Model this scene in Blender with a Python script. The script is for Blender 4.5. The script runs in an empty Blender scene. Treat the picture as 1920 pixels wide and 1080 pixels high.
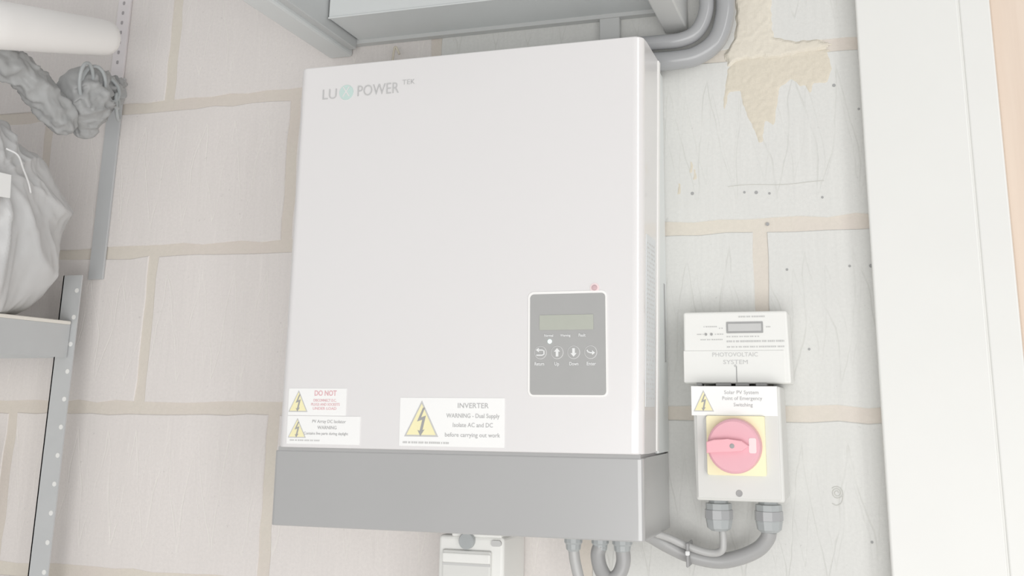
import bpy, bmesh, math, random
from mathutils import Vector, Matrix, noise
random.seed(7)
PI = math.pi
COL = bpy.context.scene.collection
SC = bpy.context.scene

# ------------------------------------------------------------------ camera
cam_d = bpy.data.cameras.new('camera')
cam = bpy.data.objects.new('camera', cam_d)
COL.objects.link(cam)
cam_d.sensor_width = 36
cam_d.lens = 35.406
cam_d.shift_x = -0.042158
cam_d.shift_y = -0.113740
cam_d.clip_start = 0.02
yaw, pitch, roll = 0.2947221, 0.2299333, -0.0082600
R = Matrix.Rotation(yaw, 3, 'Z') @ Matrix.Rotation(pitch, 3, 'X') @ Matrix.Rotation(roll, 3, 'Y')
cam.matrix_world = Matrix.Translation((0.45194, -1.24076, 1.35078)) @ (R @ Matrix.Rotation(PI/2, 3, 'X')).to_4x4()
SC.camera = cam

# ------------------------------------------------------------------ light, exposure
SC.view_settings.view_transform = 'Standard'
SC.view_settings.look = 'None'
SC.view_settings.gamma = 1
SC.view_settings.exposure = -0.13
SC.view_settings.use_curve_mapping = False
world = bpy.data.worlds.new('world'); SC.world = world
world.use_nodes = True
bg = world.node_tree.nodes['Background']
bg.inputs['Color'].default_value = (1.0, 0.995, 0.99, 1)
bg.inputs['Strength'].default_value = 0.60

def area(name, loc, target, size, size_y, power, color):
    l = bpy.data.lights.new(name, 'AREA'); l.shape = 'RECTANGLE'
    l.size = size; l.size_y = size_y; l.energy = power; l.color = color
    o = bpy.data.objects.new(name, l); COL.objects.link(o)
    o.location = loc
    o.rotation_euler = (Vector(target) - Vector(loc)).to_track_quat('-Z', 'Y').to_euler()
    return o
# daylight of the open garage door, to the right of the camera
area('daylight', (2.1, -1.9, 1.55), (0.2, 0, 1.45), 0.5, 2.3, 15, (1.0, 1.0, 0.985))

# added low fill from the front, lifting undersides and narrow gaps
area('low_fill', (0.75, -2.5, 0.55), (0.1, 0, 1.65), 2.4, 1.3, 36, (1.0, 0.995, 0.98))

# ------------------------------------------------------------------ materials
def lin(c):
    c = c/255.0
    return c/12.92 if c <= 0.04045 else ((c+0.055)/1.055)**2.4
def rgb(r, g, b, k=1.0):
    return (min(1, lin(r)*k), min(1, lin(g)*k), min(1, lin(b)*k), 1)

class NT:
    def __init__(s, m): s.t = m.node_tree; s.n = s.t.nodes; s.l = s.t.links
    def node(s, kind, **kw):
        n = s.n.new(kind)
        for k, v in kw.items(): setattr(n, k, v)
        return n
    def put(s, sock, v):
        if isinstance(v, bpy.types.NodeSocket): s.l.new(v, sock)
        elif v is not None: sock.default_value = v
    def math(s, op, a, b=None, c=None, clamp=False):
        n = s.node('ShaderNodeMath', operation=op); n.use_clamp = clamp
        for i, v in enumerate((a, b, c)):
            if v is not None: s.put(n.inputs[i], v)
        return n.outputs[0]
    def noise(s, vec, scale, detail=3, rough=.55):
        n = s.node('ShaderNodeTexNoise'); s.put(n.inputs['Vector'], vec)
        n.inputs['Scale'].default_value = scale; n.inputs['Detail'].default_value = detail
        n.inputs['Roughness'].default_value = rough
        return n.outputs['Fac']
    def mapping(s, vec, scale=(1, 1, 1), loc=None):
        n = s.node('ShaderNodeMapping'); s.put(n.inputs['Vector'], vec)
        n.inputs['Scale'].default_value = scale
        if loc is not None: s.put(n.inputs['Location'], loc)
        return n.outputs['Vector']
    def rng(s, v, a, b, c, d):
        n = s.node('ShaderNodeMapRange'); s.put(n.inputs['Value'], v)
        for k, x in zip(('From Min', 'From Max', 'To Min', 'To Max'), (a, b, c, d)): n.inputs[k].default_value = x
        return n.outputs['Result']
    def mix(s, f, a, b, mode='MIX'):
        n = s.node('ShaderNodeMix', data_type='RGBA', blend_type=mode)
        s.put(n.inputs['Factor'], f); s.put(n.inputs['A'], a) if False else None
        s.put(n.inputs[6], a); s.put(n.inputs[7], b)
        return n.outputs[2]

def base_mat(name, rough=.6, spec=.3, metal=0):
    m = bpy.data.materials.new(name); m.use_nodes = True
    b = m.node_tree.nodes['Principled BSDF']
    b.inputs['Roughness'].default_value = rough
    b.inputs['Specular IOR Level'].default_value = spec
    b.inputs['Metallic'].default_value = metal
    return m, b, NT(m)

def simple(name, color, rough=.5, spec=.3, var=.04, scale=14, bump=.0, bscale=300, coat=0):
    """a painted or plastic surface: base colour with slight procedural mottling"""
    m, b, t = base_mat(name, rough, spec)
    tc = t.node('ShaderNodeTexCoord').outputs['Object']
    f = t.rng(t.noise(tc, scale), .3, .7, 1-var, 1)
    col = t.mix(1.0, color, None, 'MULTIPLY')
    comb = t.node('ShaderNodeCombineColor')
    for i in range(3): t.put(comb.inputs[i], f)
    mixn = col.node; t.l.new(comb.outputs[0], mixn.inputs[7])
    t.l.new(col, b.inputs['Base Color'])
    if coat: b.inputs['Coat Weight'].default_value = coat
    if bump:
        bn = t.node('ShaderNodeBump'); bn.inputs['Strength'].default_value = bump; bn.inputs['Distance'].default_value = .001
        t.l.new(t.noise(tc, bscale, 4), bn.inputs['Height']); t.l.new(bn.outputs[0], b.inputs['Normal'])
    return m

def emit(name, color, strength):
    m, b, t = base_mat(name)
    b.inputs['Base Color'].default_value = color
    b.inputs['Emission Color'].default_value = color
    b.inputs['Emission Strength'].default_value = strength
    return m

def block_mat(name, base, line, amount, second):
    """aerated concrete block: fine grain, vertical drag marks and a wavy keying scratch up and down the face"""
    m, b, t = base_mat(name, .9, .15)
    tc = t.node('ShaderNodeTexCoord').outputs['Object']
    rnd = t.node('ShaderNodeObjectInfo').outputs['Random']
    off = t.node('ShaderNodeCombineXYZ')
    t.put(off.inputs[0], t.math('MULTIPLY', rnd, 37.0)); t.put(off.inputs[2], t.math('MULTIPLY', rnd, 19.0))
    vec = t.mapping(tc, (1, 1, 1), off.outputs[0])
    grain = t.noise(vec, 260, 5, .7)
    broad = t.noise(vec, 9, 3)
    streak = t.noise(t.mapping(vec, (150, 60, 7)), 1, 4, .6)
    sep = t.node('ShaderNodeSeparateXYZ'); t.put(sep.inputs[0], tc)
    wob = t.noise(vec, 7, 1); fade = t.noise(vec, 22, 2)
    def scratch(period, amp, ph, w):
        th = t.math('ADD', t.math('MULTIPLY', sep.outputs[0], 2*PI/period),
                    t.math('ADD', t.math('MULTIPLY', wob, 5.0), t.math('MULTIPLY', rnd, 40.0+ph)))
        zt = t.math('MULTIPLY', t.math('ARCSINE', t.math('MULTIPLY', t.math('SINE', th), .992)), amp*2/PI)
        zt = t.math('ADD', zt, t.math('MULTIPLY', t.math('SUBTRACT', fade, .5), .05))
        den = math.sqrt(1+(amp*4/period)**2)
        d = t.math('DIVIDE', t.math('ABSOLUTE', t.math('SUBTRACT', sep.outputs[2], zt)), den)
        return t.rng(d, w*.3, w, 1, 0)
    s1 = scratch(.052, .080, 0, .0012)
    s2 = scratch(.037, .062, 11, .0010)
    sc = t.math('MAXIMUM', s1, t.math('MULTIPLY', s2, second))
    sc = t.math('MULTIPLY', sc, t.rng(fade, .38, .58, .15, 1))
    c = t.mix(t.rng(grain, .3, .7, 0, 1), tuple(x*.93 for x in base[:3])+(1,), tuple(min(1, x*1.03) for x in base[:3])+(1,))
    c = t.mix(t.rng(broad, .3, .7, 0, .5), c, tuple(x*.93 for x in base[:3])+(1,))
    c = t.mix(t.rng(streak, .52, .75, 0, .45), c, tuple(x*.90 for x in base[:3])+(1,))
    c = t.mix(t.rng(streak, .25, .42, .45, 0), c, tuple(min(1, x*1.07) for x in base[:3])+(1,))
    pit = t.rng(t.noise(vec, 120, 3, .6), .66, .74, 0, .7)
    c = t.mix(pit, c, tuple(x*.78 for x in base[:3])+(1,))
    c = t.mix(t.math('MULTIPLY', sc, amount), c, line)
    t.l.new(c, b.inputs['Base Color'])
    h = t.math('ADD', t.math('MULTIPLY', grain, .5), t.math('MULTIPLY', streak, .7))
    h = t.math('SUBTRACT', h, t.math('MULTIPLY', sc, 1.0))
    bn = t.node('ShaderNodeBump'); bn.inputs['Strength'].default_value = .35; bn.inputs['Distance'].default_value = .0008
    t.l.new(h, bn.inputs['Height']); t.l.new(bn.outputs[0], b.inputs['Normal'])
    return m

def mortar_mat(name, base, alt):
    m, b, t = base_mat(name, .95, .1)
    tc = t.node('ShaderNodeTexCoord').outputs['Object']
    c = t.mix(t.rng(t.noise(tc, 6, 3), .35, .65, 0, 1), base, alt)
    g = t.noise(tc, 240, 5, .7)
    c = t.mix(t.rng(g, .3, .7, .35, 0), c, tuple(x*.86 for x in base[:3])+(1,))
    t.l.new(c, b.inputs['Base Color'])
    bn = t.node('ShaderNodeBump'); bn.inputs['Strength'].default_value = .5; bn.inputs['Distance'].default_value = .0015
    t.l.new(t.noise(tc, 120, 5, .7), bn.inputs['Height']); t.l.new(bn.outputs[0], b.inputs['Normal'])
    return m

def wood_mat(name, base, dark):
    m, b, t = base_mat(name, .45, .3)
    tc = t.node('ShaderNodeTexCoord').outputs['Object']
    g = t.noise(t.mapping(tc, (55, 55, 2.5)), 1, 5, .6)
    c = t.mix(t.rng(g, .3, .7, 0, 1), dark, base)
    t.l.new(c, b.inputs['Base Color'])
    return m

M = {}
M['block'] = block_mat('block_scored', rgb(224, 224, 221), rgb(196, 196, 190), .30, .5)
M['block_pale'] = block_mat('block_pale_scored', rgb(232, 227, 224), rgb(242, 240, 232), .30, .5)
M['mortar'] = mortar_mat('mortar', rgb(224, 218, 207), rgb(222, 213, 206))
M['smear'] = mortar_mat('mortar_smear', rgb(229, 223, 210), rgb(224, 217, 204))
M['smear_tan'] = mortar_mat('tan_runs', rgb(219, 212, 197), rgb(225, 217, 202))
M['floor'] = mortar_mat('pale_bounce_floor', rgb(238, 236, 233), rgb(232, 230, 228))  # unseen floor, made near-white to throw light onto undersides
M['paint'] = simple('white_gloss_paint', rgb(233, 233, 230), .35, .4, .02, 9)
M['wood'] = wood_mat('light_wood_veneer', rgb(232, 216, 201), rgb(225, 207, 191))
M['case'] = simple('white_powder_coat', rgb(232, 230, 230), .28, 1.0, .012, 3, coat=.6)
M['case_side'] = simple('white_side_coat', rgb(233, 236, 235), .45, .4, .012, 3)
M['base'] = simple('grey_powder_coat', rgb(176, 176, 176), .28, 1.0, .03, 6, coat=1.0)
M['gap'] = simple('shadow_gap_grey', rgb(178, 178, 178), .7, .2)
M['panel'] = simple('dark_panel', rgb(175, 175, 174), .4, .3, .02, 40)
M['rim'] = simple('white_rim', rgb(248, 247, 245), .4, .4, .01)
M['lcd'] = simple('lcd_olive', rgb(184, 187, 177), .35, .4, .03, 90)
M['ink'] = simple('grey_ink', rgb(170, 170, 170), .7, .2)
M['ink_soft'] = simple('soft_grey_ink', rgb(188, 188, 188), .7, .2)
M['ink_logo'] = simple('logo_grey_ink', rgb(200, 200, 200), .7, .2)
M['ink_faint'] = simple('faint_grey_ink', rgb(205, 205, 204), .7, .2)
M['ink_red'] = simple('faded_red_ink', rgb(232, 190, 194), .7, .2)
M['print_white'] = simple('white_print', rgb(236, 237, 237), .6, .2)
M['print_grey'] = simple('grey_print', rgb(214, 214, 214), .6, .2)
M['teal'] = simple('teal_print', rgb(204, 224, 219), .6, .2)
M['sticker'] = simple('white_vinyl', rgb(248, 248, 247), .4, .35, .01)
M['silver'] = simple('silver_sticker', rgb(226, 230, 232), .35, .5, .04, 120)
M['yellow'] = simple('warning_yellow', rgb(248, 241, 196), .5, .3, .03, 60)
M['plate_y'] = simple('yellow_plastic', rgb(252, 246, 208), .45, .35, .03, 20)
M['red'] = simple('red_plastic', rgb(236, 182, 192), .4, .4, .03, 20)
M['red_bar'] = simple('red_plastic_handle', rgb(244, 184, 193), .35, .4, .02, 20)
M['meterw'] = simple('white_meter_plastic', rgb(238, 238, 235), .45, .35, .012, 20)
M['greybox'] = simple('pale_grey_plastic', rgb(222, 222, 219), .5, .35, .015, 20)
M['gland'] = simple('grey_gland_plastic', rgb(176, 180, 181), .3, .4, .04, 60)
M['cable'] = simple('dark_cable_sheath', rgb(170, 170, 170), .3, .5, .03, 30)
M['cable_lt'] = simple('grey_cable_sheath', rgb(188, 188, 187), .3, .5, .03, 30)
M['cond'] = simple('dark_conduit', rgb(170, 171, 173), .2, .6, .03, 20)
M['cab'] = simple('dark_cabinet_plastic', rgb(218, 221, 221), .4, .35, .03, 8)
M['cab_shade'] = simple('cabinet_shade_tone', rgb(206, 207, 206), .5, .3, .03, 8)  # shaded copy of the cabinet colour, shade put into the tone
M['cab_recess_shade'] = simple('recess_shade', rgb(200, 202, 202), .5, .3, .03, 8)  # darker copy that paints shade on the recess's inner face
M['steel_d'] = simple('dark_racking_steel', rgb(196, 198, 199), .45, .4, .04, 20)
M['steel_lit'] = simple('lit_racking_steel', rgb(232, 227, 228), .5, .3, .05, 40)  # lit copy of the rail steel, light painted into the tone
M['hole'] = simple('wall_seen_through_slot', rgb(236, 236, 234), .8, .1)
M['hole_d'] = simple('dark_slot', rgb(176, 172, 174), .8, .1)
M['board'] = simple('pale_shelf_board', rgb(236, 232, 224), .6, .3, .04, 30)
M['bag'] = simple('shiny_black_plastic_film', rgb(203, 203, 203), .30, .5, .10, 16)
M['fabric'] = simple('black_webbing_fabric', rgb(174, 175, 175), .5, .35, .05, 30)
M['tube_w'] = simple('white_roll', rgb(253, 251, 249), .5, .25, .02, 10)
M['cord'] = simple('white_cord', rgb(232, 232, 232), .6, .2)
M['pencil'] = simple('pencil', rgb(208, 208, 203), .8, .1)
M['led'] = emit('lit_indicator', (0.85, 1, 0.97, 1), .35)
M['ledred'] = simple('red_lens', rgb(214, 184, 188), .3, .5)
M['halo'] = simple('pink_bezel', rgb(246, 226, 227), .4, .4)

# ------------------------------------------------------------------ object helpers
WL = {}
def wl(o): return WL.get(o.name, Vector((0, 0, 0)))
def thing(name, label, cat, loc, group=None, kind=None):
    o = bpy.data.objects.new(name, None); COL.objects.link(o)
    o.empty_display_size = .05
    o.location = loc; WL[o.name] = Vector(loc)
    o['label'] = label; o['category'] = cat
    if group: o['group'] = group
    if kind: o['kind'] = kind
    return o
def obj(name, bm, mat, parent=None, label=None, smooth=False, kind=None, origin=None):
    off = wl(parent) if parent else Vector((0, 0, 0))
    if origin is not None: off = Vector(origin)
    bmesh.ops.translate(bm, verts=bm.verts, vec=-off)
    bmesh.ops.recalc_face_normals(bm, faces=bm.faces)
    me = bpy.data.meshes.new(name); bm.to_mesh(me); bm.free()
    if smooth:
        for p in me.polygons: p.use_smooth = True
    o = bpy.data.objects.new(name, me); COL.objects.link(o)
    me.materials.append(mat if not isinstance(mat, str) else M[mat])
    if parent:
        o.parent = parent
        o.location = off - wl(parent)
    else: o.location = off
    WL[o.name] = off
    if label: o['label'] = label
    if kind: o['kind'] = kind
    return o
def tag(o, label, cat, group=None):
    o['label'] = label; o['category'] = cat
    if group: o['group'] = group
    return o

def hexa(bm, P):
    """8 corners: (x0y0z0,x1y0z0,x1y1z0,x0y1z0, then z1)"""
    v = [bm.verts.new(p) for p in P]
    for f in ((0, 3, 2, 1), (4, 5, 6, 7), (0, 1, 5, 4), (1, 2, 6, 5), (2, 3, 7, 6), (3, 0, 4, 7)):
        bm.faces.new([v[i] for i in f])
    return v
def box(x0, x1, y0, y1, z0, z1, bev=0, seg=2, bm=None):
    new = bm is None
    b = bmesh.new()
    hexa(b, [(x0, y0, z0), (x1, y0, z0), (x1, y1, z0), (x0, y1, z0), (x0, y0, z1), (x1, y0, z1), (x1, y1, z1), (x0, y1, z1)])
    if bev: bmesh.ops.bevel(b, geom=b.edges[:], offset=bev, segments=seg, profile=.5, affect='EDGES')
    if new: return b
    join(bm, b); return bm
def join(dst, src):
    me = bpy.data.meshes.new('tmp'); src.to_mesh(me); src.free(); dst.from_mesh(me); bpy.data.meshes.remove(me)
def prism(pts, y0, y1, bm=None, bev=0, seg=2):
    """polygon in XZ given as (x,z), extruded from y0 (front) to y1"""
    b = bmesh.new()
    a = [b.verts.new((x, y0, z)) for x, z in pts]; c = [b.verts.new((x, y1, z)) for x, z in pts]
    ff = b.faces.new(a); b.faces.new(c[::-1])
    n = len(pts)
    for i in range(n): b.faces.new((a[i], c[i], c[(i+1) % n], a[(i+1) % n]))
    if bev: bmesh.ops.bevel(b, geom=list(ff.edges), offset=bev, segments=seg, profile=.5, affect='EDGES')
    if bm is None: return b
    join(bm, b); return bm
def rrect(x0, x1, z0, z1, r, n=5):
    P = []
    for cx, cz, a0 in ((x1-r, z1-r, 0), (x0+r, z1-r, 90), (x0+r, z0+r, 180), (x1-r, z0+r, 270)):
        for i in range(n+1):
            a = math.radians(a0 + 90*i/n); P.append((cx+r*math.cos(a), cz+r*math.sin(a)))
    return P
def circ(x, z, r, n=28):
    return [(x+r*math.cos(2*PI*i/n), z+r*math.sin(2*PI*i/n)) for i in range(n)]
def spline(pts, n=10):
    P = [Vector(p) for p in pts]; P = [P[0]*2-P[1]] + P + [P[-1]*2-P[-2]]
    out = []
    for i in range(1, len(P)-2):
        for k in range(n):
            t = k/n; a, b, c, d = P[i-1], P[i], P[i+1], P[i+2]
            out.append(.5*((2*b)+(c-a)*t+(2*a-5*b+4*c-d)*t*t+(3*b-a-3*c+d)*t**3))
    out.append(P[-2]); return out
def tube(pts, r, n=14, bm=None, caps=True, rf=None):
    b = bmesh.new(); rings = []
    up = Vector((0.1, 1, 0.13)).normalized()
    prev = None
    for i, p in enumerate(pts):
        t = (pts[min(i+1, len(pts)-1)]-pts[max(i-1, 0)]).normalized()
        u = (up - t*up.dot(t)).normalized() if prev is None else (prev - t*prev.dot(t)).normalized()
        prev = u; w = t.cross(u)
        rr = rf(i/(len(pts)-1)) if rf else r
        rings.append([b.verts.new(p + (u*math.cos(2*PI*k/n)+w*math.sin(2*PI*k/n))*rr) for k in range(n)])
    for a, c in zip(rings, rings[1:]):
        for k in range(n): b.faces.new((a[k], a[(k+1) % n], c[(k+1) % n], c[k]))
    if caps: b.faces.new(rings[0][::-1]); b.faces.new(rings[-1])
    if bm is None: return b
    join(bm, b); return bm
def lathe_y(cx, cz, prof, n=40, bm=None):
    """profile of (radius, y) round an axis along Y"""
    b = bmesh.new(); rings = []
    for r, y in prof:
        rings.append([b.verts.new((cx+r*math.cos(2*PI*k/n), y, cz+r*math.sin(2*PI*k/n))) for k in range(n)])
    for a, c in zip(rings, rings[1:]):
        for k in range(n): b.faces.new((a[k], a[(k+1) % n], c[(k+1) % n], c[k]))
    b.faces.new(rings[0]); b.faces.new(rings[-1][::-1])
    if bm is None: return b
    join(bm, b); return bm
def lathe_z(cx, cy, prof, n=24, bm=None):
    b = bmesh.new(); rings = []
    for r, z in prof:
        rings.append([b.verts.new((cx+r*math.cos(2*PI*k/n), cy+r*math.sin(2*PI*k/n), z)) for k in range(n)])
    for a, c in zip(rings, rings[1:]):
        for k in range(n): b.faces.new((a[k], a[(k+1) % n], c[(k+1) % n], c[k]))
    b.faces.new(rings[0][::-1]); b.faces.new(rings[-1])
    if bm is None: return b
    join(bm, b); return bm
def text_bm(s, x, y, z, size, align='CENTER', bold=0.0, thick=.0003, width=None, shear=0):
    """lettering standing on the XZ plane, facing the room"""
    cu = bpy.data.curves.new('txt', 'FONT'); cu.body = s; cu.size = size; cu.align_x = align; cu.align_y = 'CENTER'
    cu.extrude = thick/2; cu.offset = bold; cu.resolution_u = 3; cu.shear = shear
    o = bpy.data.objects.new('txt', cu); COL.objects.link(o)
    bpy.context.view_layer.update()
    dg = bpy.context.evaluated_depsgraph_get()
    me = bpy.data.meshes.new_from_object(o.evaluated_get(dg))
    b = bmesh.new(); b.from_mesh(me)
    bpy.data.objects.remove(o); bpy.data.curves.remove(cu); bpy.data.meshes.remove(me)
    if width:
        xs = [v.co.x for v in b.verts]; w = max(xs)-min(xs)
        for v in b.verts: v.co.x *= width/w
    for v in b.verts: v.co = Vector((x+v.co.x, y-v.co.z, z+v.co.y))
    return b
def texts(lines, y, **kw):
    bm = bmesh.new()
    for s, x, z, size, w in lines: join(bm, text_bm(s, x, y, z, size, width=w, **kw))
    return bm
def dashes(rows, y, bm=None):
    """print too small to read: broken strokes of word length"""
    bm = bm or bmesh.new(); r = random.Random(3)
    for x0, x1, z, h in rows:
        x = x0
        while x < x1-.001:
            w = min(x1-x, r.uniform(.0010, .0026)); box(x, x+w*.8, y-.0003, y, z-h/2, z+h/2, bm=bm); x += w + (.0012 if r.random() < .25 else .0003)
    return bm

# ================================================================== THE SETTING
H, MOD, Z0, XC = .225, .4407, 1.79556, -.5429
J = .0165
X0, X1 = -1.75, .64
wall = obj('wall_back', box(X0-.02, X1, .0016, .12, 0, 2.62), 'mortar'); wall['kind'] = 'structure'
fl = obj('floor', box(-1.9, 2.2, -2.6, .12, -.08, 0), 'floor'); fl['kind'] = 'structure'

def block_mesh(w, h, seed, mat):
    r = random.Random(seed); pts = []
    nx = max(2, int(w/.032)); nz = 7
    j = lambda s: r.uniform(-s, s)
    for i in range(nx): pts.append((-w/2+w*i/nx, -h/2+j(.0022)))
    for i in range(nz): pts.append((w/2+j(.0016), -h/2+h*i/nz))
    for i in range(nx): pts.append((w/2-w*i/nx, h/2+j(.0022)))
    for i in range(nz): pts.append((-w/2+j(.0016), h/2-h*i/nz))
    b = bmesh.new(); n = len(pts)
    A = [b.verts.new((x*(1-.006), 0, z*(1-.012))) for x, z in pts]
    B = [b.verts.new((x*(1-.001), .0012, z*(1-.002))) for x, z in pts]
    Cc = [b.verts.new((x, .02, z)) for x, z in pts]
    b.faces.new(A); b.faces.new(Cc[::-1])
    for P, Q in ((A, B), (B, Cc)):
        for i in range(n): b.faces.new((P[i], Q[i], Q[(i+1) % n], P[(i+1) % n]))
    bmesh.ops.recalc_face_normals(b, faces=b.faces)
    me = bpy.data.meshes.new('block'); b.to_mesh(me); b.free(); me.materials.append(M[mat]); return me
meshes = {}
for c in range(-8, 4):
    zt = Z0 + (c+1)*H; zc = zt - H/2
    if zc + H/2 > 2.65 or zc < 0: continue
    sh = 0 if c % 2 == 0 else .5
    k = math.floor((X0-XC)/MOD)-1
    while True:
        a = XC+(k+sh)*MOD; bb = a+MOD; k += 1
        if a > X1: break
        a = max(a, X0); bb = min(bb, X1)
        if bb-a < .05: continue
        xm = (a+bb)/2; w = round(bb-a-J, 4)
        mt = 'block_pale' if xm < -.05 else 'block'
        key = (w, mt, (c+k) % 3)
        if key not in meshes: meshes[key] = block_mesh(w, H-J, hash((w, (c+k) % 3)) % 1000, mt)
        o = bpy.data.objects.new('block', meshes[key]); COL.objects.link(o)
        o.parent = wall; o.location = (xm, 0, zc)

# mortar smear and the runs below it (raised, irregular outline)
def inside(p, P):
    x, z = p; c = False; n = len(P)
    for i in range(n):
        (x1, z1), (x2, z2) = P[i], P[(i+1) % n]
        if (z1 > z) != (z2 > z) and x < (x2-x1)*(z-z1)/(z2-z1)+x1: c = not c
    return c
def edge_d(p, P):
    x, z = p; m = 9; n = len(P)
    for i in range(n):
        (x1, z1), (x2, z2) = P[i], P[(i+1) % n]; dx, dz = x2-x1, z2-z1
        t = max(0, min(1, ((x-x1)*dx+(z-z1)*dz)/(dx*dx+dz*dz+1e-12)))
        m = min(m, math.hypot(x-x1-t*dx, z-z1-t*dz))
    return m
def slab(pts, thick, amp=.0022, seed=1, step=.0022, soft=.006):
    """spread mortar: a thin raised sheet, tapering into the wall at a ragged outline"""
    xs = [p[0] for p in pts]; zs = [p[1] for p in pts]
    nx = int((max(xs)-min(xs))/step)+5; nz = int((max(zs)-min(zs))/step)+5
    g = {}
    b = bmesh.new()
    for i in range(nx):
        for k in range(nz):
            x = min(xs)-2*step+i*step; z = min(zs)-2*step+k*step
            w = noise.noise_vector(Vector((x*110, seed, z*110)))*amp
            q = (x+w.x, z+w.z)
            d = edge_d(q, pts)*(1 if inside(q, pts) else -1)
            if d > -.002:
                h = max(0, min(1, (d+.0005)/soft)); h = h*h*(3-2*h)
                y = .0012-(thick+.0012+.0006*noise.noise(Vector((x*160, 3, z*160))))*h
                g[i, k] = b.verts.new((x, y, z))
    for (i, k), v in g.items():
        q = [g.get(t) for t in ((i, k), (i+1, k), (i+1, k+1), (i, k+1))]
        if all(q): b.faces.new(q)
    return b
runs = [(.318, 1.792), (.303, 1.776), (.300, 1.758), (.296, 1.735), (.297, 1.712), (.304, 1.722), (.309, 1.742), (.318, 1.742), (.322, 1.722),
        (.330, 1.700), (.340, 1.672), (.350, 1.676), (.352, 1.700), (.362, 1.690), (.368, 1.715), (.372, 1.742), (.384, 1.752), (.394, 1.742),
        (.400, 1.742), (.408, 1.722), (.414, 1.745), (.430, 1.745), (.438, 1.765), (.432, 1.790), (.400, 1.800), (.360, 1.800)]
obj('mortar_run', slab(runs, .0007, amp=.0012, seed=4), 'smear_tan', wall, label='tan mortar run dripping down the block')
smear = [(.314, 1.885), (.318, 1.840), (.312, 1.812), (.302, 1.795), (.306, 1.778), (.330, 1.786), (.360, 1.783), (.395, 1.786), (.425, 1.790),
         (.436, 1.797), (.420, 1.806), (.392, 1.806), (.366, 1.815), (.364, 1.845), (.368, 1.885), (.372, 1.95), (.31, 1.95)]
obj('mortar_smear', slab(smear, .0035, seed=9), 'smear', wall, label='cream mortar smeared over the joint')
for x, z in ((.2395, 1.622), (.2560, 1.650), (.2600, 1.640)):
    obj('stain_spot', slab([(x-.003, z-.009), (x+.003, z-.008), (x+.0025, z+.007), (x-.0015, z+.008)], .0004, amp=.0015, seed=z, step=.0012, soft=.002), 'smear_tan', wall)
# nail pits
pits = [(1.7425, .4352), (.4629, 0)]
PT = [(.4359, 1.7425), (.4636, 1.7098), (.4148, 1.6018), (.3480, 1.5718), (.3690, 1.5150), (.4420, 1.5170), (.4660, 1.5165), (.3905, 1.4200), (.4485, 1.2070), (.336, 1.612), (.352, 1.610), (.3215, 1.613), (.2265+.03, 1.615)]
bm = bmesh.new()
for i, (x, z) in enumerate(PT): prism(circ(x, z, .0016 if i % 3 else .0022, 9), -.0004, .003, bm=bm)
o = obj('pits', bm, 'ink', wall, label='small dark pits in the blocks'); o['kind'] = 'stuff'
bm = bmesh.new()
tube([Vector((.3015+.1162*i/8, -.0002, 1.6213+.0012*math.sin(i))) for i in range(9)], .0005, 5, bm=bm)
cxp, czp = .4137, 1.2575
tube([Vector((cxp+(.0015+.0058*i/30)*math.cos(.5*i), -.0002, czp+.001+(.0015+.0058*i/30)*math.sin(.5*i))) for i in range(31)], .0006, 5, bm=bm)
tube(spline([(cxp+.0065, -.0002, czp), (cxp+.0045, -.0002, czp-.009), (cxp-.001, -.0002, czp-.0125), (cxp-.006, -.0002, czp-.0105)], 6), .0006, 5, bm=bm)
obj('pencil_mark', bm, 'pencil', wall, label='pencil line and small pencilled swirl')

# door frame and door
t1 = obj('trim_1', box(.4668, .5835, -.030, .002, 0, 2.45, .0025, 3), 'paint'); t1['kind'] = 'structure'
t1['label'] = 'wide white painted board of the door frame'
t3 = obj('trim_3', box(.5825, .5860, -.0268, .002, 0, 2.45), 'paint'); t3['kind'] = 'structure'
t2 = obj('trim_2', box(.5847, .6185, -.0285, .05, 0, 2.45, .002, 3), 'paint'); t2['kind'] = 'structure'
t2['label'] = 'narrow white strip of the door frame beside the wooden door'
d1 = obj('door_1', box(.6200, 1.45, -.012, .035, .005, 2.42, .002, 2), 'wood'); d1['kind'] = 'structure'
d1['label'] = 'pale wooden door beyond the white frame'

# ================================================================== INVERTER
inv = thing('solar_inverter', 'large white wall-mounted inverter with dark grey lower skirt and display', 'inverter', (0, 0, 1.2135))
def taper_box(x0, x1, yf_b, yf_t, yb, z0, z1, r, rs=.002, xt=None):
    b = bmesh.new(); xt = xt or (x0, x1)
    v = hexa(b, [(x0, yf_b, z0), (x1, yf_b, z0), (x1, yb, z0), (x0, yb, z0), (xt[0], yf_t, z1), (xt[1], yf_t, z1), (xt[1], yb, z1), (xt[0], yb, z1)])
    b.edges.ensure_lookup_table()
    vert = [e for e in b.edges if abs(e.verts[0].co.z-e.verts[1].co.z) > .01 and max(e.verts[0].co.y, e.verts[1].co.y) < yb-.001]
    bmesh.ops.bevel(b, geom=vert, offset=r, segments=10, profile=.5, affect='EDGES')
    if rs:
        top = [e for e in b.edges if abs(e.verts[0].co.z-e.verts[1].co.z) < 1e-4 and max(e.verts[0].co.y, e.verts[1].co.y) < yb-.001 and e.calc_length() > 0 and
               any(abs(abs(f.normal.z)-1) < .05 for f in e.link_faces)]
        b.normal_update()
        top = [e for e in b.edges if len(e.link_faces) == 2 and any(abs(f.normal.z) > .9 for f in e.link_faces) and not all(abs(f.normal.z) > .9 for f in e.link_faces) and max(e.verts[0].co.y, e.verts[1].co.y) < yb-.001]
        bmesh.ops.bevel(b, geom=top, offset=rs, segments=2, profile=.5, affect='EDGES')
    return b
obj('cover', taper_box(-.2232, .2206, -.150, -.165, -.070, 1.3022, 1.7690, .012, .0015, (-.2169, .2294)), 'case', inv, smooth=False)
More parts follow.
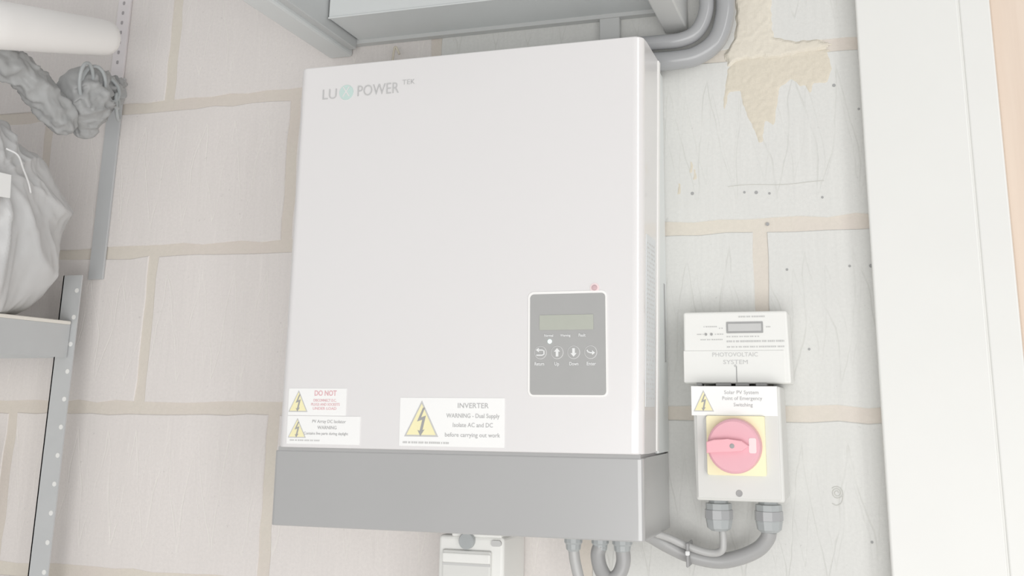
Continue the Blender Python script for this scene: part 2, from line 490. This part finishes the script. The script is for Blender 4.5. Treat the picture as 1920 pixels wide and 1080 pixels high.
obj('seam_highlight', taper_box(-.2222, .2218, -.0755, -.0755, -.0655, 1.3035, 1.7685, .0012, 0, (-.2160, .2306)), 'rim', inv, label='seam highlight put in as a thin white band')  # highlight along the seam, painted as a whiter band
obj('chassis', box(-.2180, .2215, -.066, -.0006, 1.300, 1.7735, .002, 2), 'case_side', inv)
# slot behind the right side
obj('side_slot', box(.2206, .2225, -.020, -.0145, 1.405, 1.500, .0008, 1), 'gap', inv, label='dark upright slot in the right side')
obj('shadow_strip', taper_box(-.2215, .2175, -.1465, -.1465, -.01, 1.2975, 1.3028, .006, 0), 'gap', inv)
obj('base', taper_box(-.2265, .2205, -.1460, -.1475, -.0008, 1.2135, 1.2985, .006, .0015), 'base', inv, label='dark grey lower skirt')

def cy(z): return -.150-(z-1.3022)/(1.7690-1.3022)*.015     # y of the cover's front at height z
TILT = math.atan(.015/.4668)
# everything printed on the front lies on the slightly leaning cover
def lean(bm, off=0.0):
    for v in bm.verts: v.co.y = v.co.y + cy(v.co.z)
    return bm
# display
pan = obj('display_panel', lean(prism(rrect(.0948, .1818, 1.3640, 1.4745, .004), -.0018, .004, bev=.0006)), 'panel', inv)
obj('rim', lean(prism(rrect(.0920, .1835, 1.3622, 1.4775, .0055), -.0010, .003, bev=.0006)), 'rim', pan, label='raised white rim')
obj('screen', lean(prism(rrect(.1060, .1683, 1.4347, 1.4512, .001), -.0024, -.0010)), 'lcd', pan, label='greenish grey display glass')
for i, bx in enumerate((.1072, .1266, .1456, .1650)):
    bt = obj('button', lean(prism(circ(bx, 1.4100, .0073, 24), -.0023, -.001, bev=.0003)), 'print_grey', pan, label='round key with a grey ring')
    obj('button_face', lean(prism(circ(bx, 1.4100, .0066, 24), -.0026, -.001, bev=.0003)), 'panel', pan)
def arrow(i, cx, cz):
    b = bmesh.new()
    if i in (1, 2):
        s = 1 if i == 1 else -1
        P = [(-.0015, -.0045*s), (.0015, -.0045*s), (.0015, .0008*s), (.0036, .0008*s), (0, .0048*s), (-.0036, .0008*s), (-.0015, .0008*s)]
        if s < 0: P = P[::-1]
        prism([(cx+x, cz+z) for x, z in P], -.0030, -.002, bm=b)
    else:
        s = 1 if i == 0 else -1
        Q = [Vector((cx+s*x, -.0029, cz+z)) for x, z in ([(-.002, .0028), (.002, .0028), (.0042, .0018), (.0042, -.0018), (.002, -.0028), (-.0045, -.0028)] if i == 0 else [(.004, .0025), (.003, .0005), (0, -.0005), (-.003, -.0005)])]
        tube(Q, .0009, 6, bm=b)
        t = (-.0052, .0028) if i == 0 else (.0052*-1, -.0005)
        prism([(cx+s*t[0], cz+t[1]), (cx+s*(t[0]+.0035), cz+t[1]+.0025), (cx+s*(t[0]+.0035), cz+t[1]-.0025)][::(-1 if s > 0 else 1)], -.0031, -.002, bm=b)
    return b
bm = bmesh.new()
for i, bx in enumerate((.1072, .1266, .1456, .1650)): join(bm, arrow(i, bx, 1.4100))
obj('key_symbols', lean(bm), 'print_white', pan, label='white arrow symbols')
bm = texts([('Return', .1060, 1.3975, .0052, .0112), ('Up', .1262, 1.3975, .0052, .0054), ('Down', .1458, 1.3975, .0052, .0104), ('Enter', .1655, 1.3975, .0052, .0104)], -.0024, bold=.00012)
obj('key_lettering', lean(bm), 'print_white', pan)
bm = (texts([('Normal', .1168, 1.4285, .0038, .0105), ('Warning', .1362, 1.4285, .0038, .0118), ('Fault', .1553, 1.4285, .0046, .0078)], -.0024, bold=.0001))
obj('status_lettering', lean(bm), 'print_white', pan)
obj('indicator_light', lean(lathe_y(.1178, 1.4222, [(.0001, -.0036), (.0018, -.0033), (.0026, -.002), (.0026, 0)], 16)), 'led', pan, label='small lit white light')
rl = obj('red_indicator', lean(lathe_y(.1697, 1.4805, [(.0001, -.0030), (.0024, -.0028), (.0032, -.0015), (.0032, 0.001)], 16)), 'ledred', inv, label='small red light above the display')
obj('bezel', lean(prism(circ(.1697, 1.4805, .0052, 20), -.0008, .001)), 'halo', rl)
# maker's lettering
lg = obj('logo', lean(lathe_y(-.1487, 1.7322, [(.0001, -.0008), (.0095, -.0008), (.0098, .0005)], 32)), 'teal', inv, label='pale teal disc in the lettering')
for w_, x_, z_, s_, wd in (('LU', -.1722, 1.7312, .0190, .0195), ('POWER', -.1055, 1.7318, .0200, .0560), ('TEK', -.0638, 1.7382, .0092, .0165)):
    obj('lettering', lean(text_bm(w_, x_, -.0006, z_, s_, width=wd, bold=-.00015)), 'ink_logo', inv, label='grey capital lettering')
bm = text_bm('X', -.1487, -.0010, 1.7322, .0185, width=.011)
obj('lettering', lean(bm), 'case', lg)

def triangle(cx, z0, w, h, y, parent, name='warning_triangle'):
    o = obj(name, lean2(prism([(cx-w/2, z0), (cx+w/2, z0), (cx, z0+h)], y-.0004, y+.0001), parent), 'ink_faint', parent, label='yellow triangle with a lightning bolt')
    k = .86; zc = z0+h*.36
    f = lambda x, z: (cx+(x-cx)*k, zc+(z-zc)*k)
    obj('triangle_face', lean2(prism([f(cx-w/2, z0), f(cx+w/2, z0), f(cx, z0+h)], y-.0007, y-.0003), parent), 'yellow', parent)
    B = [(.04, .80), (-.12, .42), (.03, .47), (-.04, .16), (-.10, .18), (-.02, .02), (.10, .20), (.04, .18), (.13, .58), (-.01, .53), (.10, .80)]
    obj('bolt', lean2(prism([(cx+x*w, z0+z*h) for x, z in B], y-.0010, y-.0006), parent), 'ink', parent)
LEAN = {}
def lean2(bm, parent):
    return lean(bm) if LEAN.get(parent.name) else bm
def sticker(x0, x1, z0, z1, label, y=-.0006, par=None, skew=0):
    pts = [(x0, z0), (x1, z0), (x1, z1), (x0, z1)]
    s = obj('warning_label', lean(prism(pts, y, .0005)), 'sticker', inv, label=label); LEAN[s.name] = True
    return s
s1 = sticker(-.2087, -.1322, 1.3392, 1.3703, 'small white warning label with red heading, upper left corner label')
triangle(-.1952, 1.3430, .0255, .0250, -.0006, s1)
obj('heading', lean(texts([('DO NOT', -.1597, 1.3645, .0085, .0290)], -.0008, bold=.00015)), 'ink_red', s1)
obj('lettering', lean(texts([('DISCONNECT D.C.', -.1600, 1.3564, .0044, .0300), ('PLUGS AND SOCKETS', -.1592, 1.3517, .0044, .0375), ('UNDER LOAD', -.1600, 1.3470, .0044, .0310)], -.0008)), 'ink_red', s1)
s2 = sticker(-.2087, -.1130, 1.3064, 1.3384, 'white warning label under the red-headed one', y=-.0008)
triangle(-.1950, 1.3133, .0240, .0225, -.0008, s2)
obj('lettering', lean(texts([('PV Array DC Isolator', -.1535, 1.3322, .0052, .0440), ('WARNING', -.1555, 1.3252, .0054, .0250), ('Contains live parts during daylight', -.1570, 1.3185, .0044, .0580)], -.0010)), 'ink_soft', s2)
obj('small_print', lean(dashes([(-.2040, -.1640, 1.3105, .0014)], -.0010)), 'ink_faint', s2)
s3 = sticker(-.0628, .0648, 1.3066, 1.3602, 'larger white warning label at the middle of the lower edge')
triangle(-.0355, 1.3170, .0420, .0400, -.0006, s3)
obj('lettering', lean(texts([('INVERTER', .0270, 1.3515, .0080, .0370), ('WARNING - Dual Supply', .0270, 1.3404, .0068, .0640), ('Isolate AC and DC', .0270, 1.3303, .0068, .0480), ('before carrying out work', .0265, 1.3195, .0066, .0660)], -.0008)), 'ink_soft', s3)
obj('small_print', lean(dashes([(-.0580, -.0010, 1.3105, .0020)], -.0008)), 'ink_faint', s3)
# rating label on the right side, print as small marks
b = bmesh.new(); box(.2255, .2262, -.138, -.088, 1.352, 1.542, bm=b)
for v in b.verts: v.co.x = v.co.x - .2258 + (.2206+(v.co.z-1.3022)/.4668*.0088) + .0001
rt = obj('rating_label', b, 'silver', inv, label='silver print-covered label on the right side')
b = bmesh.new(); r = random.Random(5)
for k in range(34):
    z = 1.360+k*.0052
    xx = .2206+(z-1.3022)/.4668*.0088+.0006
    yy = -.134
    while yy < -.093:
        w = r.uniform(.002, .007); box(xx-.0003, xx, yy, min(yy+w, -.091), z, z+.0022, bm=b); yy += w+r.uniform(.001, .006)
obj('small_print', b, 'print_grey', rt)
# glands beneath the skirt
for gx, gy, gr in ((.1262, -.085, .0105), (.1560, -.080, .0100), (.1815, -.080, .0115)):
    obj('cable_gland', lathe_z(gx, gy, [(gr*.8, 1.2140), (gr, 1.2125), (gr, 1.2030), (gr*.85, 1.2010), (gr*.8, 1.1960), (gr*.6, 1.1935)], 12), 'gland', inv)

# ---- cables under the inverter
c = obj('cable', tube(spline([(.1262, -.085, 1.2000), (.1275, -.084, 1.185), (.131, -.082, 1.168), (.136, -.075, 1.14), (.138, -.06, 1.10)], 6), .0062, 12), 'cable_lt', smooth=True)
tag(c, 'thin grey cable hanging from the left gland under the inverter', 'cable')
c = obj('cable', tube(spline([(.1560, -.080, 1.2000), (.1535, -.081, 1.190), (.157, -.082, 1.176), (.166, -.083, 1.1655), (.177, -.082, 1.170), (.1825, -.080, 1.184), (.1815, -.080, 1.2000)], 8), .0082, 14), 'cable', smooth=True)
tag(c, 'thick dark cable looped tightly under the inverter between two glands', 'cable')

# ---- white box under the inverter
wb = thing('switch_box', 'white box with grey knob hanging under the middle of the inverter', 'switch box', (0, 0, 1.02))
obj('body', box(-.0404, .0410, -.0790, -.0006, 1.02, 1.2035, .004, 3), 'meterw', wb)
obj('collar', box(-.0240, .0385, -.0800, -.006, 1.2025, 1.2115, .002, 2), 'meterw', wb)
obj('lid', box(-.0340, .0270, -.0835, -.078, 1.03, 1.1880, .0025, 2), 'greybox', wb)
obj('lid_step', box(-.0330, .0265, -.0850, -.082, 1.1745, 1.1850, .0015, 2), 'meterw', wb)
obj('lid_groove', box(-.0325, .0262, -.0841, -.082, 1.1712, 1.1738), 'ink_faint', wb)
obj('knob', lathe_y(-.0035, 1.1985, [(.0086, -.0855), (.0094, -.0845), (.0094, -.070)], 24), 'gland', wb, label='round grey knob')
obj('catch', prism(rrect(.026, .0385, 1.1935, 1.2000, .003), -.0815, -.078), 'ink_faint', wb)

# ================================================================== METER
mt = thing('generation_meter', 'small white electricity meter above the red isolator switch', 'meter', (.31, 0, 1.378))
b = bmesh.new()
hexa(b, [(.2495, -.050, 1.3790), (.3716, -.050, 1.3790), (.3716, -.001, 1.3790), (.2495, -.001, 1.3790), (.2502, -.050, 1.4612), (.3700, -.050, 1.4612), (.3700, -.001, 1.4612), (.2502, -.001, 1.4612)])
bmesh.ops.bevel(b, geom=b.edges[:], offset=.0025, segments=3, profile=.5, affect='EDGES')
obj('case', b, 'meterw', mt)
obj('terminal_cover', box(.2497, .3650, -.0512, -.049, 1.3800, 1.4165, .0006, 1), 'meterw', mt)
obj('screen_surround', prism(rrect(.3005, .3425, 1.4362, 1.4492, .0008), -.0508, -.049), 'ink', mt)
obj('screen', prism(rrect(.3025, .3405, 1.4385, 1.4470, .0006), -.0512, -.050), 'ink_faint', mt, label='grey meter display')
for x in (.2765, .2830): obj('indicator_light', lathe_y(x, 1.4352, [(.0012, -.0518), (.0015, -.0505), (.0015, -.049)], 10), 'ink', mt)
bm = texts([('PHOTOVOLTAIC', .3095, 1.4115, .0068, .0520), ('SYSTEM', .3100, 1.4030, .0068, .0280)], -.0514)
dashes([(.266, .274, 1.4352, .0012), (.287, .297, 1.4352, .0012), (.270, .296, 1.4290, .0012), (.274, .290, 1.4440, .0012), (.3005, .338, 1.4322, .0012), (.3005, .366, 1.4268, .0020), (.3005, .366, 1.4205, .0016), (.315, .346, 1.4550, .0016), (.346, .351, 1.4430, .0012), (.292, .297, 1.4420, .0012)], -.0502, bm)
obj('lettering', bm, 'ink_faint', mt)
obj('seam', box(.3103, .3113, -.0516, -.050, 1.3805, 1.3985), 'ink', mt, label='dark upright seam')
obj('seam', prism(circ(.3096, 1.3990, .0014, 10), -.0518, -.050), 'ink_faint', mt)
for a, c_ in ((.2640, .2700), (.2865, .3035), (.3090, .3240), (.3320, .3440)):
    obj('cable_slot', box(a, c_, -.0495, -.030, 1.3765, 1.3800), 'ink', mt)

# ================================================================== ISOLATOR
iso = thing('isolator_switch', 'pale grey switch box with red rotary handle on a yellow plate', 'isolator switch', (.314, 0, 1.252))
b = bmesh.new()
hexa(b, [(.2645, -.075, 1.2518), (.3610, -.075, 1.2518), (.3610, -.0008, 1.2518), (.2645, -.0008, 1.2518), (.2630, -.075, 1.3755), (.3605, -.075, 1.3755), (.3605, -.0008, 1.3755), (.2630, -.0008, 1.3755)])
bmesh.ops.bevel(b, geom=b.edges[:], offset=.003, segments=3, profile=.5, affect='EDGES')
obj('enclosure', b, 'greybox', iso)
obj('lid', box(.2670, .3575, -.0768, -.074, 1.2545, 1.3745, .001, 2), 'greybox', iso)
pl = obj('yellow_plate', prism(rrect(.2790, .3430, 1.2795, 1.3430, .0015), -.082, -.075, bev=.0010), 'plate_y', iso, label='square yellow plate')
obj('plate_edge', prism([(.2765, 1.2835), (.2792, 1.2800), (.2792, 1.3425), (.2765, 1.3390)], -.080, -.075), 'ink_faint', iso)
kn = obj('rotary_handle', lathe_y(.3103, 1.3110, [(.0262, -.0985), (.0282, -.0970), (.0290, -.0940), (.0296, -.0815)], 48), 'red', iso, label='round red handle', smooth=False)
b = prism([(.2818, 1.3035), (.2818, 1.3155), (.290, 1.3180), (.305, 1.3188), (.320, 1.3172), (.3275, 1.3118), (.3200, 1.3062), (.305, 1.3055), (.296, 1.3050)][::-1], -.106, -.098, bev=.0012)
hb = obj('handle_bar', b, 'red_bar', kn, label='raised red grip bar')
obj('screw', lathe_y(.3098, 1.3115, [(.0018, -.1068), (.0026, -.1064), (.0026, -.105)], 12), 'ink', kn)
obj('lock_hole', prism(rrect(.3270, .3350, 1.3040, 1.3200, .002), -.0990, -.097), 'halo', kn, label='pale printed mark on the handle')
sw = obj('screw', lathe_y(.3124, 1.2605, [(.0016, -.0772), (.0034, -.0776), (.0038, -.0765), (.0038, -.074)], 14), 'ink', iso)
wl_ = obj('warning_label', box(.2622, .3575, -.0782, -.0770, 1.3432, 1.3753), 'sticker', iso, label='white warning label on the switch box')
triangle(.2760, 1.3475, .0230, .0235, -.0782, wl_)
obj('lettering', texts([('Solar PV System', .3185, 1.3685, .0056, .0380), ('Point of Emergency', .3190, 1.3620, .0056, .0440), ('Switching', .3200, 1.3550, .0056, .0210)], -.0784), 'ink_soft', wl_)
for gx, gy, s in ((.2845, -.041, 1.0), (.3398, -.038, 1.0)):
    gl = obj('cable_gland', lathe_z(gx, gy, [(.0105, 1.2525), (.0110, 1.2470), (.0148, 1.2465), (.0150, 1.2285), (.0135, 1.2200), (.0095, 1.2170)], 10), 'gland', iso)
    obj('lock_nut', lathe_z(gx, gy, [(.0152, 1.2400), (.0158, 1.2395), (.0158, 1.2300), (.0150, 1.2295)], 10), 'cond', gl)

cb = obj('cable', tube(spline([(.3398, -.038, 1.2190), (.3370, -.036, 1.210), (.3265, -.033, 1.1985), (.3060, -.030, 1.1885), (.2800, -.028, 1.1830), (.2480, -.030, 1.1880), (.2240, -.036, 1.1985), (.2080, -.045, 1.2085), (.200, -.055, 1.2135)], 8), .0085, 14), 'cable', smooth=True)
tag(cb, 'thick dark cable curving from the right isolator gland to the inverter', 'cable')
cb = obj('cable', tube(spline([(.2880, -.041, 1.2185), (.2885, -.041, 1.205), (.2870, -.040, 1.1965), (.2790, -.038, 1.1925), (.2650, -.038, 1.1935), (.2450, -.040, 1.1995), (.2290, -.046, 1.2070), (.214, -.056, 1.2130)], 8), .0042, 12), 'cable_lt', smooth=True)
tag(cb, 'thin grey cable dropping from the left isolator gland', 'cable')
ct = obj('cable_tie', box(.2475, .2505, -.0500, -.018, 1.1770, 1.2030, .001, 1), 'ink'); tag(ct, 'dark cable tie around the two cables under the isolator', 'cable tie')
obj('tie_head', box(.2470, .2520, -.0525, -.0485, 1.1900, 1.1950, .001, 1), 'print_white', ct, origin=(0, 0, 0), label='pale tie head')

# ================================================================== BLACK CABINET ABOVE
cab = thing('wall_cabinet', 'dark plastic cabinet open underneath, mounted above the inverter', 'cabinet', (0, 0, 1.8435))
obj('side_panel', box(-.2692, -.2330, -.42, -.0008, 1.8435, 2.30, .003, 2), 'cab', cab)
obj('side_panel', box(.2260, .2565, -.42, -.0008, 1.8310, 2.30, .002, 2), 'cab_shade', cab)
obj('shade_strip', box(-.2345, -.2215, -.42, -.0125, 1.8500, 2.29, .001, 1), 'cab_recess_shade', cab, label='recess shade put in as a darker strip')  # strip added to darken the recess beside the left panel
obj('inner_body', box(-.2190, .2230, -.0987, -.0008, 1.8636, 2.29, .0015, 2), 'cab', cab)
obj('edge_bead', box(-.2190, .2230, -.1005, -.0975, 1.8626, 1.8650, .0008, 2), 'cab', cab, label='raised edge along the inner body')
obj('back_plate', box(-.2335, .2265, -.012, -.0006, 1.8580, 2.29), 'cab_shade', cab)
obj('top_panel', box(-.2692, .2565, -.42, -.0008, 2.295, 2.31), 'cab', cab)
obj('bracket', box(.1385, .1660, -.010, -.0006, 1.8180, 1.8590, .001, 1), 'cab_shade', cab, label='small bracket under the cabinet')

w = obj('wire', tube(spline([(-.152, -.014, 1.835), (-.158, -.016, 1.846), (-.163, -.012, 1.830), (-.168, -.004, 1.815)][::-1], 6), .0016, 6), 'smear_tan', smooth=True)
tag(w, 'short bare pinkish wire end behind the top of the inverter', 'wire')

co = obj('conduit', tube(spline([(.3120, -.0205, 2.28), (.3110, -.0205, 2.0), (.3085, -.0205, 1.880), (.3065, -.0205, 1.840), (.2950, -.0205, 1.8080), (.2700, -.0205, 1.7905), (.2400, -.0205, 1.7868), (.1900, -.0205, 1.7880), (.12, -.0205, 1.790)], 10), .0124, 18), 'cond', smooth=True)
tag(co, 'outer dark conduit curving down beside the cabinet behind the inverter', 'conduit')
co = obj('conduit', tube(spline([(.2860, -.026, 2.28), (.2860, -.026, 2.0), (.2850, -.026, 1.880), (.2825, -.026, 1.843), (.2700, -.026, 1.8200), (.2500, -.026, 1.8115), (.2200, -.026, 1.8110), (.17, -.026, 1.8115), (.12, -.026, 1.8115)], 10), .0096, 18), 'cond', smooth=True)
tag(co, 'inner dark conduit, the tighter of the two curving beside the cabinet', 'conduit')

# ================================================================== SHELVING ON THE LEFT
rk = thing('storage_rack', 'dark steel storage rack with pale board shelf at the left edge', 'rack', (-.75, -.2, 0))
def angle_post(x0, x1, yf, z0, z1, holes, mat, hmat, par, step=.0385, first=None):
    b = bmesh.new(); box(x0, x1, yf, yf+.002, z0, z1, bm=b); box(x0, x0+.002, yf, yf+.032, z0, z1, bm=b)
    p = obj('post', b, mat, par)
    z = first if first else z0+.02
    while z < z1-.005 and holes:
        obj('slot', prism(circ(x1-.0062, z, .0034, 10), yf-.0004, yf+.001), hmat, p); z += step
    return p
angle_post(-.6595, -.6265, -.045, 0, 1.532, True, 'steel_d', 'hole', rk, .0383, .016)
angle_post(-.6595, -.6265, -.62, 0, 1.47, False, 'steel_d', 'hole', rk) if False else None
obj('side_beam', box(-.6375, -.6350, -.60, -.0468, 1.4140, 1.4605, .0005, 1), 'steel_d', rk)
obj('back_beam', box(-1.40, -.6595, -.040, -.038, 1.4140, 1.4605), 'steel_d', rk)
obj('shelf_board', box(-1.40, -.6340, -.60, -.0470, 1.4605, 1.4655, .001, 1), 'board', rk, label='pale edged board shelf')
b = bmesh.new(); box(-1.402, -1.370, -.045, -.043, 0, 1.532, bm=b); obj('post', b, 'steel_d', rk)
b = bmesh.new(); box(-1.402, -1.370, -.60, -.598, 0, 1.462, bm=b); obj('post', b, 'steel_d', rk)

rail = thing('wall_rail', 'slotted steel strip fixed upright to the block wall beside the bags', 'rail', (-.64, 0, 1.53))
obj('strip', box(-.6520, -.6260, -.0045, -.0006, 1.531, 1.845, .0005, 1), 'steel_d', rail)
up = obj('upper_strip', box(-.6530, -.6300, -.0050, -.0006, 1.845, 2.45, .0005, 1), 'steel_lit', rail, label='upper length with a lit tone in its colour')  # lit part of the rail, put in as a paler length
for i in range(16):
    z = 1.872+i*.0165
    obj('slot', prism(rrect(-.6440, -.6400, z-.003, z+.003, .0018, 3), -.0056, -.004), 'hole_d', up)

# ---- white roll
pf, pn = Vector((-.567, -.110, 1.8655)), Vector((-.553, -.318, 1.8065))
d = (pf-pn)
roll = bmesh.new()
prof = [(-0.9, .0335), (0, .0305), (.5, .0280), (.90, .0262), (.955, .0250), (.985, .0200), (1.0, .0120), (1.004, .002)]
axis = [pn+d*t for t, _ in prof]
b = bmesh.new(); rings = []; tt = d.normalized(); u = Vector((0, 0, 1)); u = (u-tt*u.dot(tt)).normalized(); w2 = tt.cross(u)
for (t, r), p in zip(prof, axis): rings.append([b.verts.new(p+(u*math.cos(2*PI*k/28)+w2*math.sin(2*PI*k/28))*r) for k in range(28)])
for a, c_ in zip(rings, rings[1:]):
    for k in range(28): b.faces.new((a[k], a[(k+1) % 28], c_[(k+1) % 28], c_[k]))
b.faces.new(rings[0][::-1]); b.faces.new(rings[-1])
o = obj('white_roll', b, 'tube_w', smooth=True); tag(o, 'white rounded roll lying on top of the black bags', 'roll')

# ---- crumpled bags
def crumple(cx, cy_, cz, rx, ry, rz, amp, freq, seed, power=2.6, folds=None, flat=None, sub=6):
    b = bmesh.new(); bmesh.ops.create_icosphere(b, subdivisions=sub, radius=1)
    o = Vector((seed*3.1, seed*1.7, seed*.9))
    for v in b.verts:
        n = v.co.normalized()
        k = (abs(n.x)**power+abs(n.y)**power+abs(n.z)**power)**(-1/power)
        p = Vector((n.x*k*rx, n.y*k*ry, n.z*k*rz))
        q = Vector((p.x*freq[0], p.y*freq[1], p.z*freq[2]))+o
        warp = noise.noise_vector(q*.6)*.9
        rd = 1-abs(noise.noise(q+warp))*2.2
        rd2 = 1-abs(noise.noise((q+warp)*2.3))*2.0
        dd = (rd-.4)*amp+(rd2-.4)*amp*.35
        if folds:
            fx, fz, n_, am = folds
            a = math.atan2(p.z-fz, p.x-fx); rr = math.hypot(p.x-fx, p.z-fz)
            dd += am*(abs(math.sin(a*n_+noise.noise(q)*2.0))**.7-.5)*min(1, rr/.05)
        p += n*dd
        v.co = Vector((cx, cy_, cz))+p
        if flat is not None and v.co.z < flat: v.co.z = flat
    return b
def plastic_bag():
    b = bmesh.new(); bmesh.ops.create_icosphere(b, subdivisions=7, radius=1)
    cx, cy0, cz, rx, ry, rz, pw = -.788, -.225, 1.622, .190, .165, .170, 4.0
    for v in b.verts:
        n = v.co.normalized()
        k = (abs(n.x)**pw+abs(n.y)**pw+abs(n.z)**pw)**(-1/pw)
        p = Vector((n.x*k*rx, n.y*k*ry, n.z*k*rz))
        hi = max(0, p.z/rz)
        p.z -= max(0, p.y+.09)*.60*hi               # the top sags towards the wall
        if p.z > 0: p.x -= .04*rx*hi*(1+p.y/ry)
        q = (p+Vector((cx, cy0, cz)))
        gy, gz = -.235, 1.640                       # folds fan out from a gathered spot
        dy, dz = q.y-gy, q.z-gz
        rr = math.hypot(dy, dz); a = math.atan2(dz, dy)
        w = noise.noise(Vector((q.x*6, q.y*9, q.z*9)))
        f = abs(math.sin(a*5.5+w*3.2+rr*9))
        d = (.5-f)*.011*min(1, rr/.07)
        q2 = Vector((q.x*9, q.y*16, q.z*13+q.y*14)); wv = noise.noise_vector(q2*.5)
        d += (.3-abs(noise.noise(q2+wv*1.6)))*.013
        q3 = q2*2.6
        d += (.3-abs(noise.noise(q3+wv*2.5)))*.004
        d -= .001
        q += n*d
        if q.z < 1.4668: q.z = 1.4668
        if q.y > -.052: q.y = -.052
        v.co = q
    return b
bag = obj('plastic_bag', plastic_bag(), 'bag', smooth=True); tag(bag, 'large crumpled shiny black plastic bag standing on the rack shelf', 'bag')
b = bmesh.new()
hexa(b, [(-.5800, -.330, 1.598), (-.5792, -.330, 1.598), (-.5832, -.2330, 1.606), (-.5840, -.2330, 1.606), (-.5810, -.330, 1.632), (-.5802, -.330, 1.632), (-.5842, -.2350, 1.636), (-.5850, -.2350, 1.636)])
lb = obj('paper_label', b, 'sticker', bag, origin=(0, 0, 0), label='white paper label')
cr = obj('cord', tube(spline([(-.585, -.248, 1.668), (-.578, -.235, 1.662), (-.586, -.215, 1.648), (-.592, -.198, 1.634), (-.594, -.190, 1.622)], 6), .0013, 6), 'cord', bag, origin=(0, 0, 0), smooth=True, label='thin white cord')

def crumpled_roll(path, rf, seed, n=72, rings=70, flat=1.0):
    P = spline(path, max(2, rings//(len(path)-1))); b = bmesh.new(); R_ = []
    prev = None; L = len(P)
    for i, p in enumerate(P):
        t = (P[min(i+1, L-1)]-P[max(i-1, 0)]).normalized()
        u = (Vector((1, 0, .2))-t*t.dot(Vector((1, 0, .2)))).normalized() if prev is None else (prev-t*prev.dot(t)).normalized()
        prev = u; w = t.cross(u); s_ = i/(L-1); r0 = rf(s_); row = []
        for k in range(n):
            a = 2*PI*k/n
            q = p+(u*math.cos(a)*flat+w*math.sin(a))*r0
            nz = noise.noise(Vector((q.x*40+seed, q.y*40, q.z*40)))
            f = (.5-abs(math.sin(a*3+s_*7+nz*2.5+seed)))*.22
            f += (.3-abs(noise.noise(Vector((q.x*55, q.y*55+seed, q.z*55)))))*.35
            f += (.3-abs(noise.noise(Vector((q.x*120, q.y*120+seed, q.z*120)))))*.14
            row.append(b.verts.new(p+(q-p)*(1+f)))
        R_.append(row)
    for a, c_ in zip(R_, R_[1:]):
        for k in range(n): b.faces.new((a[k], a[(k+1) % n], c_[(k+1) % n], c_[k]))
    b.faces.new(R_[0][::-1]); b.faces.new(R_[-1]); return b
cap = lambda s_: math.sqrt(max(.02, 1-(2*s_-1)**6))
bun = thing('strap_bundle', 'bundle of crumpled black fabric and straps between the plastic bag and the white roll', 'bundle', (-.60, -.12, 1.71))
obj('sleeve', crumpled_roll([(-.640, -.36, 1.815), (-.612, -.27, 1.790), (-.605, -.215, 1.778), (-.600, -.165, 1.748), (-.600, -.128, 1.722)], lambda s_: .0215*cap(s_), 1), 'fabric', bun, smooth=True)
obj('fabric', crumpled_roll([(-.600, -.150, 1.800), (-.597, -.125, 1.785), (-.600, -.106, 1.760), (-.603, -.098, 1.738), (-.606, -.094, 1.722)], lambda s_: (.016+.024*math.sin(PI*min(1, s_*1.15+.1)))*cap(s_), 4), 'fabric', bun, smooth=True)
obj('fabric', crumpled_roll([(-.600, -.112, 1.806), (-.592, -.088, 1.800), (-.590, -.065, 1.798), (-.590, -.050, 1.802)], lambda s_: (.026-.012*s_)*cap(s_), 7), 'fabric', bun, smooth=True)
obj('fabric_tip', crumpled_roll([(-.592, -.064, 1.812), (-.594, -.050, 1.818), (-.596, -.040, 1.821), (-.598, -.030, 1.824)], lambda s_: .013*(1-.85*s_), 9, 24, 24), 'fabric', bun, smooth=True)
for k, (oy, oz, ry_, rz_, tl) in enumerate([(-.142, 1.790, .014, .026, .5), (-.128, 1.788, .016, .028, .2), (-.100, 1.792, .017, .020, -.4), (-.092, 1.784, .020, .013, -.7), (-.076, 1.772, .020, .010, -.9)]):
    P = []
    for i in range(25):
        a = 2*PI*i/24; y = ry_*math.cos(a); z = rz_*math.sin(a)
        P.append(Vector((-.570+.008*math.sin(a+k), oy+y*math.cos(tl)-z*math.sin(tl), oz+y*math.sin(tl)+z*math.cos(tl))))
    obj('strap', tube(P, .0027, 8, caps=False), 'gland', bun, smooth=True, label='thin shiny strap loop')

# ---- dark hose low at the left edge
P = spline([(-.806, -.045, 0.98), (-.797, -.040, 1.08), (-.803, -.038, 1.16), (-.798, -.036, 1.21), (-.787, -.034, 1.255), (-.802, -.032, 1.293), (-.825, -.030, 1.275), (-.828, -.030, 1.22), (-.828, -.030, 0.98)], 8)
P = [p+Vector((-.003, 0, 0)) for p in P]
hs = obj('hose', tube(P, .0145, 14), 'cable', smooth=True); tag(hs, 'dark hose loop hanging against the wall under the rack shelf', 'hose')
bpy.context.view_layer.update()
